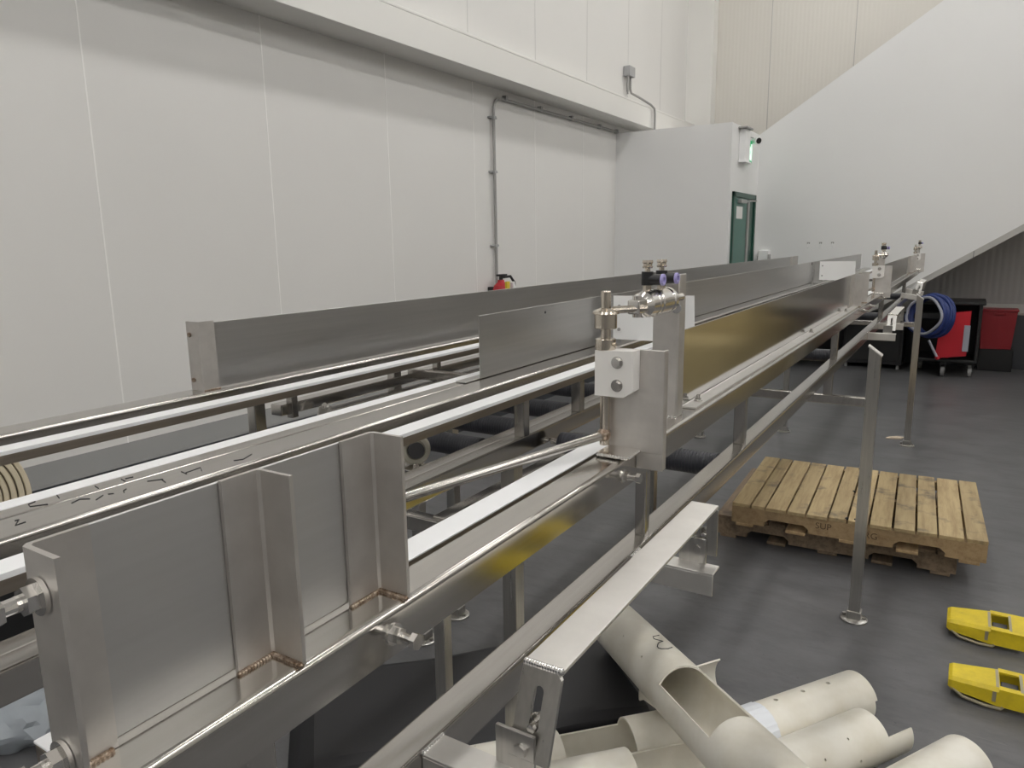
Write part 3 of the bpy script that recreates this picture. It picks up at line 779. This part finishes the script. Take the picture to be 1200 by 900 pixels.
# ------------------------------------------------------------------ pallet jack (two yellow forks in view)
pj = thing('pallet_jack', (.9, 3.3, 0), 'yellow pallet jack with two worn forks lying on the grey floor', 'pallet jack')
def fork(y0, y1, xt, skew):
    yc = (y0 + y1) / 2; h = (y1 - y0) / 2
    def row(x, hw, z0, z1, r=.012):
        return [(x, yc - hw, z0), (x, yc - hw, z1 - r), (x, yc - hw + r, z1), (x, yc + hw - r, z1), (x, yc + hw, z1 - r), (x, yc + hw, z0)]
    rows = [row(xt, h * .72, .040, .072, .006), row(xt + .012, h * .78, .032, .080), row(xt + .155, h, .020, .088), row(xt + .16, h, .020, .088)]
    xs = [xt + .16, xt + .235, xt + .315, xt + .39, xt + 1.12]
    b = B(); bm = b.bm
    R_ = [[bm.verts.new(p) for p in r] for r in rows]
    for A, C in zip(R_, R_[1:]):
        for k in range(5): bm.faces.new((A[k], A[k + 1], C[k + 1], C[k]))
    bm.faces.new(R_[0])
    # webs, top bridges and the holes between them
    hole = h * .66
    def slab(xa, xb, ya, yb, za, zb): b.box(xa, xb, ya, yb, za, zb)
    xe = xt + 1.12
    slab(rows[3][0][0], xe, yc - h, yc - h + .008, .020, .080); slab(rows[3][0][0], xe, yc + h - .008, yc + h, .020, .080)
    slab(rows[3][0][0], xe, yc - h, yc - hole, .078, .088); slab(rows[3][0][0], xe, yc + hole, yc + h, .078, .088)
    for xa, xb in ((xt + .155, xt + .162), (xt + .232, xt + .282), (xt + .352, xe)): slab(xa, xb, yc - hole, yc + hole, .0785, .088)
    o = b.build('fork', M['yellow'], pj, smooth=False)
    s = B()
    for xa in (xt + .15, xt + .225): s.box(xa, xa + .01, yc - hole - .012, yc + hole + .012, .088, .0886)
    s.box(xt + .14, xt + .152, yc - h - .0008, yc - h, .035, .075)
    s.build('scuff', M['scuff'], o)
    B().tube([(xt + .01, yc - h * .7, .040), (xt + .05, yc - h * .85, .016), (xt + .12, yc - h * .98, .010), (xt + .17, yc - h, .012), (xt + .176, yc - h, .022)], .006, 8).build('tip_guard', M['scuff'], o)
    b = B()
    b.cyl((xt + .11, yc - .045, .036), (xt + .11, yc + .045, .036), .034, seg=24)
    b.build('load_wheel', M['dark'], o)
    B().box(xt + .17, xt + .225, yc - hole * .8, yc + hole * .8, .050, .057, .004).build('cover_plate', M['hosedk'], o)
    return o
fork(2.965, 3.125, .078, 0); fork(3.445, 3.635, .062, 0)
b = B().box(1.18, 1.26, 2.97, 3.64, .06, .36, .01).box(1.26, 1.46, 3.16, 3.45, .08, .55, .03)
b.build('body', M['yellow'], pj)
B().cyl((1.36, 3.305, .5), (1.62, 3.305, 1.15), .02, seg=16).tube([(1.62, 3.22, 1.15), (1.60, 3.18, 1.25), (1.66, 3.305, 1.30), (1.60, 3.43, 1.25), (1.62, 3.39, 1.15), (1.62, 3.22, 1.15)], .013, 10).build('handle', M['dark'], pj)
B().cyl((1.40, 3.24, .09), (1.40, 3.37, .09), .09, seg=28).build('steer_wheel', M['dark'], pj)

# ------------------------------------------------------------------ PVC pipes
def pipe(p0, p1, R, label, wins=(), holes=(), t=.006, roll=0, name='pvc_pipe', group='cut cream plastic pipes', ring=None):
    """hollow pipe; wins are (s0, s1, a0, a1) openings in metres and degrees, angle 0 = up"""
    p0, p1 = V(p0), V(p1); d = p1 - p0; L = d.length; d.normalize()
    side = d.cross(V((0, 0, 1))).normalized(); up = side.cross(d).normalized()
    NA = 72
    cuts = sorted({0.0, L} | {min(max(s, 0), L) for w in wins for s in w[:2]})
    ss = []
    for a, c in zip(cuts, cuts[1:]):
        n = max(1, int((c - a) / .03))
        ss += [a + (c - a) * k / n for k in range(n)]
    ss.append(L)
    b = B(); bm = b.bm
    rings = []
    for s in ss:
        rings.append([bm.verts.new(p0 + d * s + (up * math.cos(2 * math.pi * k / NA) + side * math.sin(2 * math.pi * k / NA)) * R) for k in range(NA)])
    for i in range(len(ss) - 1):
        sm = (ss[i] + ss[i + 1]) / 2
        for k in range(NA):
            ang = ((k + .5) * 360 / NA + 180) % 360 - 180
            if any(w[0] <= sm <= w[1] and w[2] <= ang <= w[3] for w in wins): continue
            bm.faces.new((rings[i][k], rings[i][(k + 1) % NA], rings[i + 1][(k + 1) % NA], rings[i + 1][k]))
    for v in [v for v in bm.verts if not v.link_faces]: bm.verts.remove(v)
    bmesh.ops.recalc_face_normals(bm, faces=bm.faces[:])
    # make sure normals look outwards
    f = bm.faces[:][0]; c = f.calc_center_median(); ax = p0 + d * (c - p0).dot(d)
    if f.normal.dot(c - ax) < 0: bmesh.ops.reverse_faces(bm, faces=bm.faces[:])
    me = bpy.data.meshes.new(name); bm.to_mesh(me); bm.free(); me.materials.append(M['pvc'])
    o = bpy.data.objects.new(name, me); COL.objects.link(o)
    so = o.modifiers.new('wall', 'SOLIDIFY'); so.thickness = t; so.offset = -1
    cutters = []
    if holes:
        cb = B()
        for s, a, r in holes:
            q = p0 + d * s; nrm = up * math.cos(math.radians(a)) + side * math.sin(math.radians(a))
            cb.cyl(q + nrm * (R - .03), q + nrm * (R + .02), r, seg=16)
        cme = bpy.data.meshes.new('cut'); cb.bm.to_mesh(cme); cb.bm.free()
        co = bpy.data.objects.new('cut', cme); COL.objects.link(co)
        bo = o.modifiers.new('holes', 'BOOLEAN'); bo.object = co; bo.operation = 'DIFFERENCE'; bo.solver = 'EXACT'
        cutters.append(co)
    bpy.context.view_layer.update()
    me2 = bpy.data.meshes.new_from_object(o.evaluated_get(bpy.context.evaluated_depsgraph_get()))
    o.modifiers.clear(); o.data = me2; bpy.data.meshes.remove(me)
    for c_ in cutters:
        cm = c_.data; bpy.data.objects.remove(c_); bpy.data.meshes.remove(cm)
    me2.shade_smooth()
    try: me2.set_sharp_from_angle(angle=math.radians(40))
    except Exception: pass
    tag(o, label, 'pipe', group)
    return o, (p0, d, up, side, R)

R = .088
# A: the long one lying across the others
pa, fr = pipe((-1.083, 2.51, .19), (-.20, 1.575, .405), .096, 'topmost cream plastic pipe with a handwritten 3 and a cut-out window', wins=[(.645, .99, -50, 58)], holes=[(.467, 49, .0055), (.28, 45.7, .003)])
def onpipe(fr, s, a, lift=.0006):
    p0, d, up, side, r = fr
    return p0 + d * s + (up * math.cos(math.radians(a)) + side * math.sin(math.radians(a))) * (r + lift)
W3 = [(.372, -20), (.391, -2), (.410, 1), (.430, -8), (.434, -13), (.446, -2), (.452, 2), (.473, 9), (.488, 10), (.499, 6), (.505, -6), (.486, -20)]
b = B().tube([onpipe(fr, s, a) for s, a in W3], .0017, 6); b.build('handwritten_three', M['ink'], pa)
# B and C: the two with windows on the left
pipe((-1.25, 1.53, R), (-.61, 2.205, R), R, 'cream pipe with a cut-out window, behind the slotted bracket', wins=[(.40, .635, -75, 78)], holes=[(.13, -20, .004)])
pipe((-1.12, 1.41, R + .035), (-.515, 2.05, R + .03), R, 'cream cut-open pipe at the bottom edge, in front of the windowed one', wins=[(.565, .83, -80, 85)])
# D, E, F: to the right of the top pipe
D0, D1 = V((-.463, 2.28, R)), V((-.213, 2.65, R))
dd = (D1 - D0).normalized()
pd_, fd = pipe(D0 - dd * .08, D1 + dd * .02, R, 'cream pipe with a row of drilled holes and white film, farthest of the right-hand pair', holes=[(.165, -8, .008), (.285, -6, .008), (.40, -4, .008)], wins=[(.535, .6, 70, 125)])
def band(parent, fr, s0, s1, a0, a1, m, name, lift=.002):
    p0, d, up, side, r = fr
    b = B(); rows = []
    for s in (s0, s1):
        rows.append([b.bm.verts.new(p0 + d * s + (up * math.cos(math.radians(a)) + side * math.sin(math.radians(a))) * (r + lift + .0012 * math.sin(a * .6))) for a in range(a0, a1 + 1, 6)])
    for k in range(len(rows[0]) - 1): b.bm.faces.new((rows[0][k], rows[0][k + 1], rows[1][k + 1], rows[1][k]))
    return b.build(name, m, parent)
band(pd_, fd, .003, .10, -100, 100, M['tape'], 'film_wrap')
E0, E1 = V((-.339, 2.146, R)), V((-.145, 2.445, R))
de = (E1 - E0).normalized()
pipe(E0 - de * .22, E1 + de * .11, R, 'cream pipe with a long tongue left at its cut end, nearest of the right-hand pair', wins=[((E1 - E0).length + .22 + .0, 1, -180, 62), ((E1 - E0).length + .22, 1, 128, 180)], holes=[(.42, 34, .004), (.30, 52, .004), (.44, 82, .004)])
F0, F1 = V((-.04, 2.155, R)), V((.135, 2.455, R))
df = (F1 - F0).normalized()
pipe(F0 - df * .35, F1, R, 'cream pipe alone at the bottom right, nearest the yellow forks')
# a curved offcut poking up behind the top pipe
G1 = V((-.60, 2.455, R + .03)); dg = dd
pipe(G1 - dg * .34, G1, R + .008, 'half-cut cream pipe offcut whose rim shows behind the topmost pipe', wins=[(-1, 1, -44, 180), (-1, 1, -180, -165)], name='pipe_offcut')

# black sheet under the pipes
rb = thing('rubber_sheet', (-1.2, 2.25, 0), 'black rubber sheet folded on the floor under the pipes', 'rubber sheet')
b = B()
n, mrow = 30, 20
vs = []
du, dv, o0 = V((.69, .724, 0)), V((-.724, .69, 0)), V((-.70, 2.11, 0))
for i in range(n + 1):
    for j in range(mrow + 1):
        u, w = i / n, j / mrow
        p = o0 + du * (-1.25 + 1.32 * u) + dv * (.115 + .62 * w + .015 * math.sin(u * 11))
        e = min(u, 1 - u, w, 1 - w)
        p.z = .008 + .082 * min(1, e / .06) + .004 * math.sin(u * 9 + w * 4)
        vs.append(b.bm.verts.new(p))
for i in range(n):
    for j in range(mrow):
        a = i * (mrow + 1) + j
        b.bm.faces.new((vs[a], vs[a + 1], vs[a + mrow + 2], vs[a + mrow + 1]))
o = b.build('sheet', M['rubber'], rb)
so = o.modifiers.new('thick', 'SOLIDIFY'); so.thickness = .006; so.offset = -1

# ------------------------------------------------------------------ cart, hose and bins under the stairs
ct = thing('utility_cart', (-.15, 10.75, 0), 'black wheeled utility cart with a red side under the stairs', 'cart')
B().box(-.50, .21, 10.45, 11.1, .18, .22, .01).box(-.50, .21, 11.06, 11.1, .2, .93, .01).box(.17, .21, 10.45, 11.1, .2, .93, .01).box(-.5, -.46, 10.45, 11.1, .2, .93, .01).box(-.52, .24, 10.42, 11.12, .90, .935, .008).build('body', M['dark'], ct)
B().prism([(-.245, .235), (.085, .285), (.095, .83), (-.21, .79)], 'y', 10.36, 10.449).build('side_bin', M['red'], ct, smooth=False)
B().box(.035, .10, 10.345, 10.36, .34, .66, .006).build('label_panel', M['hosegrey'], ct)
for x, y in ((-.15, 10.47), (.14, 10.55), (-.42, 11.0), (.14, 11.0)):
    c_ = B().cyl((x - .02, y, .06), (x + .02, y, .06), .06, seg=24).build('caster', M['castg'], ct)
    B().box(x - .03, x - .022, y - .03, y + .03, .05, .18).box(x + .022, x + .03, y - .03, y + .03, .05, .18).box(x - .03, x + .03, y - .035, y + .035, .15, .181).build('fork', M['dark'], c_)

hs = thing('hose_coil', (-.36, 10.3, .7), 'coiled dark blue hose hanging on the black cart', 'hose')
axis = V((-.50, -.85, .08)).normalized()
xa = axis.cross(V((0, 0, 1))).normalized(); ya = xa.cross(axis)
cc = V((-.335, 10.22, .775))
def coil(rad, turns, off0, off1, r, m, name, parent):
    pts = []
    N = int(turns * 40)
    for k in range(N + 1):
        a = 2 * math.pi * k / 40; q = k / N
        pts.append(cc + (xa * math.cos(a) + ya * math.sin(a) * 1.0) * (rad + .008 * math.sin(a * 3 + q * 9)) + axis * (off0 + (off1 - off0) * q))
    return B().tube(pts, r, 10).build(name, m, parent)
coil(.235, 7, -.11, .10, .019, M['hose'], 'coil', hs)
coil(.255, 3, -.10, .0, .019, M['hose'], 'coil', hs)
coil(.215, 1.0, .115, .12, .016, M['hosegrey'], 'grey_loop', hs)
B().tube([cc + V((.02, -.18, -.28)), cc + V((.06, -.19, -.36)), cc + V((.12, -.2, -.47))], .014, 10).build('lance', M['hosegrey'], hs)
B().cyl(cc + V((.12, -.2, -.47)), cc + V((.135, -.2, -.50)), .02, seg=12).build('nozzle', M['red'], hs)
B().box(-.52, -.2, 10.34, 10.44, .72, .80, .01).build('hanger', M['dark'], hs)

b2 = thing('red_bin', (.4, 11.2, 0), 'deep red bin on a black stand against the back wall, right of the cart', 'bin')
B().prism([(.235, .285), (.565, .295), (.60, .79), (.21, .785)], 'y', 11.14, 11.40).build('body', M['reddark'], b2, smooth=False)
B().box(.20, .61, 11.125, 11.415, .775, .80, .006).build('rim', M['reddark'], b2)
B().box(.35, .48, 11.117, 11.125, .73, .765, .004).build('handle', M['reddark'], b2)
B().box(.22, .60, 11.15, 11.40, .0, .285, .01).build('stand', M['dark'], b2)

dk = thing('tool_cabinet', (-.8, 11.1, 0), 'low black cabinet behind the blue hose, under the stair', 'cabinet')
B().box(-1.35, -.62, 10.7, 11.3, .06, .70, .012).build('body', M['dark'], dk)
B().box(-1.31, -.66, 10.685, 10.70, .12, .66, .006).build('door', M['dark'], dk)
b = B()
for x in (-1.3, -.67):
    for y in (10.75, 11.25): b.cyl((x, y, 0), (x, y, .06), .02, seg=12)
b.build('foot', M['castg'], dk)

# kraft cartons added out of view to give the long near plate its tan reflection
M['kraft'] = wallmat('kraft_carton', (.52, .42, .21), 3)
M['cartape'] = mat('packing_tape', (.62, .50, .28), .3)
def carton(x, y, z, w, dpt, h, label):
    c_ = thing('carton', (x, y, z), label, 'box', 'added kraft cartons out of view')
    B().box(x - w / 2, x + w / 2, y - dpt / 2, y + dpt / 2, z + .001, z + h, .006).build('box', M['kraft'], c_)
    B().box(x - .03, x + .03, y - dpt / 2 - .0015, y + dpt / 2 + .0015, z + h * .7, z + h + .0015, .001, 1).build('tape', M['cartape'], c_)
for k, (x, y, z) in enumerate(((1.6, 8.2, 0), (1.6, 9.35, 0), (1.6, 10.5, 0), (2.75, 8.2, 0), (2.75, 9.35, 0), (1.62, 9.3, .62))):
    carton(x, y, z, .95, 1.0, .617, 'large kraft carton added out of view for the tan reflection in the near plate')

# ------------------------------------------------------------------ belt roll at the left wall
br = thing('belt_roll', (-3.6, 1.4, .5), 'roll of cream conveyor belt beside the left wall curb', 'belt roll')
def ringset(x0, x1, cy, cz, R0, n, th):
    for k in range(n):
        r = R0 - k * th
        prof = [(0, r - th * .8), (.004 + .004 * (k % 3), r - th * .15), (x1 - x0 - .006 - .004 * (k % 2), r - th * .05), (x1 - x0, r - th * .6)]
        yield r, prof
b = B(); g_ = B()
c0, ax_ = V((-3.50, 1.17, .70)), V((.93, -.33, .18)).normalized()
for k in range(9):
    r = .30 - k * .026
    # each wrap is a ring of belt
    seg = 56
    q = ax_.to_track_quat('Z', 'Y').to_matrix()
    w0, w1 = -.14, .14 + .006 * ((k * 5) % 3)
    rr = [(w0, r - .021), (w0, r), (w1 - .004, r), (w1, r - .004), (w1, r - .018), (w1 - .004, r - .021)]
    rings = []
    for a, rad in rr:
        rings.append([b.bm.verts.new(c0 + ax_ * a + q @ V((math.cos(2 * math.pi * i / seg) * rad, math.sin(2 * math.pi * i / seg) * rad * (1 + .01 * math.sin(k)), 0))) for i in range(seg)])
    for A, C in zip(rings, rings[1:] + rings[:1]):
        for i in range(seg): b.bm.faces.new((A[i], A[(i + 1) % seg], C[(i + 1) % seg], C[i]))
b.build('belt_wrap', M['belt'], br)
B().lathe(c0 - ax_ * .12, c0 + ax_, [(0, .292), (.235, .292)], 48).build('wrap_gap_shade', M['beltgap'], br)  # filler behind the wrap gaps, their shade put into its colour
B().box(-3.70, -3.3, .85, 1.5, .0, .40, .006).build('cradle', M['dark'], br)

# ------------------------------------------------------------------ loose film and scrap on the floor
def crumple(loc, sx, sy, h, seed, m):
    rnd = random.Random(seed)
    b = B(); bm = b.bm
    bmesh.ops.create_icosphere(bm, subdivisions=4, radius=1)
    ph = [(V((rnd.uniform(-1, 1), rnd.uniform(-1, 1), rnd.uniform(-1, 1))).normalized() * rnd.uniform(2, 7), rnd.uniform(0, 6)) for _ in range(14)]
    for v in bm.verts:
        n_ = v.co.copy()
        k = sum(abs(math.sin(n_.dot(f) + p)) for f, p in ph) / len(ph)
        v.co = n_ * (.55 + .75 * k)
        v.co = V((v.co.x * sx, v.co.y * sy, max(0, v.co.z * h + h * .35)))
        v.co += V(loc)
    return b
tag(crumple((-2.80, 1.08, 0), .20, .17, .12, 4, M['bag']).build('plastic_bag', M['bag'], ang=26), 'crumpled grey plastic bag on the floor at the bottom left', 'plastic bag')
tag(B().prism([(-.47, 6.90), (-.36, 6.93), (-.34, 6.99), (-.39, 7.0), (-.45, 6.95)], 'z', .001, .012).build('cardboard_scrap', M['palecard'], smooth=False), 'small pale cardboard scrap on the floor by the distant leg', 'cardboard')

# ------------------------------------------------------------------ camera and render settings
cam = bpy.data.cameras.new('camera'); co = bpy.data.objects.new('camera', cam); COL.objects.link(co)
f = 850.0
Yv = V((537, -173, f)).normalized()
Dv = V((65, -(Yv.x * 65 + Yv.z * f) / Yv.y, f)).normalized()
Uv = -Dv; Xv = Yv.cross(Uv)
right = V((Xv.x, Yv.x, Uv.x)); down = V((Xv.y, Yv.y, Uv.y)); fwd = V((Xv.z, Yv.z, Uv.z))
mw = Matrix.Identity(4)
for i in range(3):
    mw[i][0] = right[i]; mw[i][1] = -down[i]; mw[i][2] = -fwd[i]
mw[0][3], mw[1][3], mw[2][3] = 0, 0, 1.72
co.matrix_world = mw
cam.sensor_width = 36; cam.sensor_fit = 'HORIZONTAL'; cam.lens = 36 * f / 1200; cam.clip_start = .02
S.camera = co
w = bpy.data.worlds.new('world'); S.world = w; w.use_nodes = True
w.node_tree.nodes['Background'].inputs[0].default_value = (.9, .93, 1, 1); w.node_tree.nodes['Background'].inputs[1].default_value = .0
vs_ = S.view_settings
vs_.view_transform = 'Standard'; vs_.look = 'None'; vs_.gamma = 1; vs_.use_curve_mapping = False; vs_.exposure = -0.17
S.display_settings.display_device = 'sRGB'
cy_ = S.cycles
cy_.max_bounces = 10; cy_.diffuse_bounces = 5; cy_.glossy_bounces = 6; cy_.sample_clamp_indirect = 6
cy_.use_denoising = True
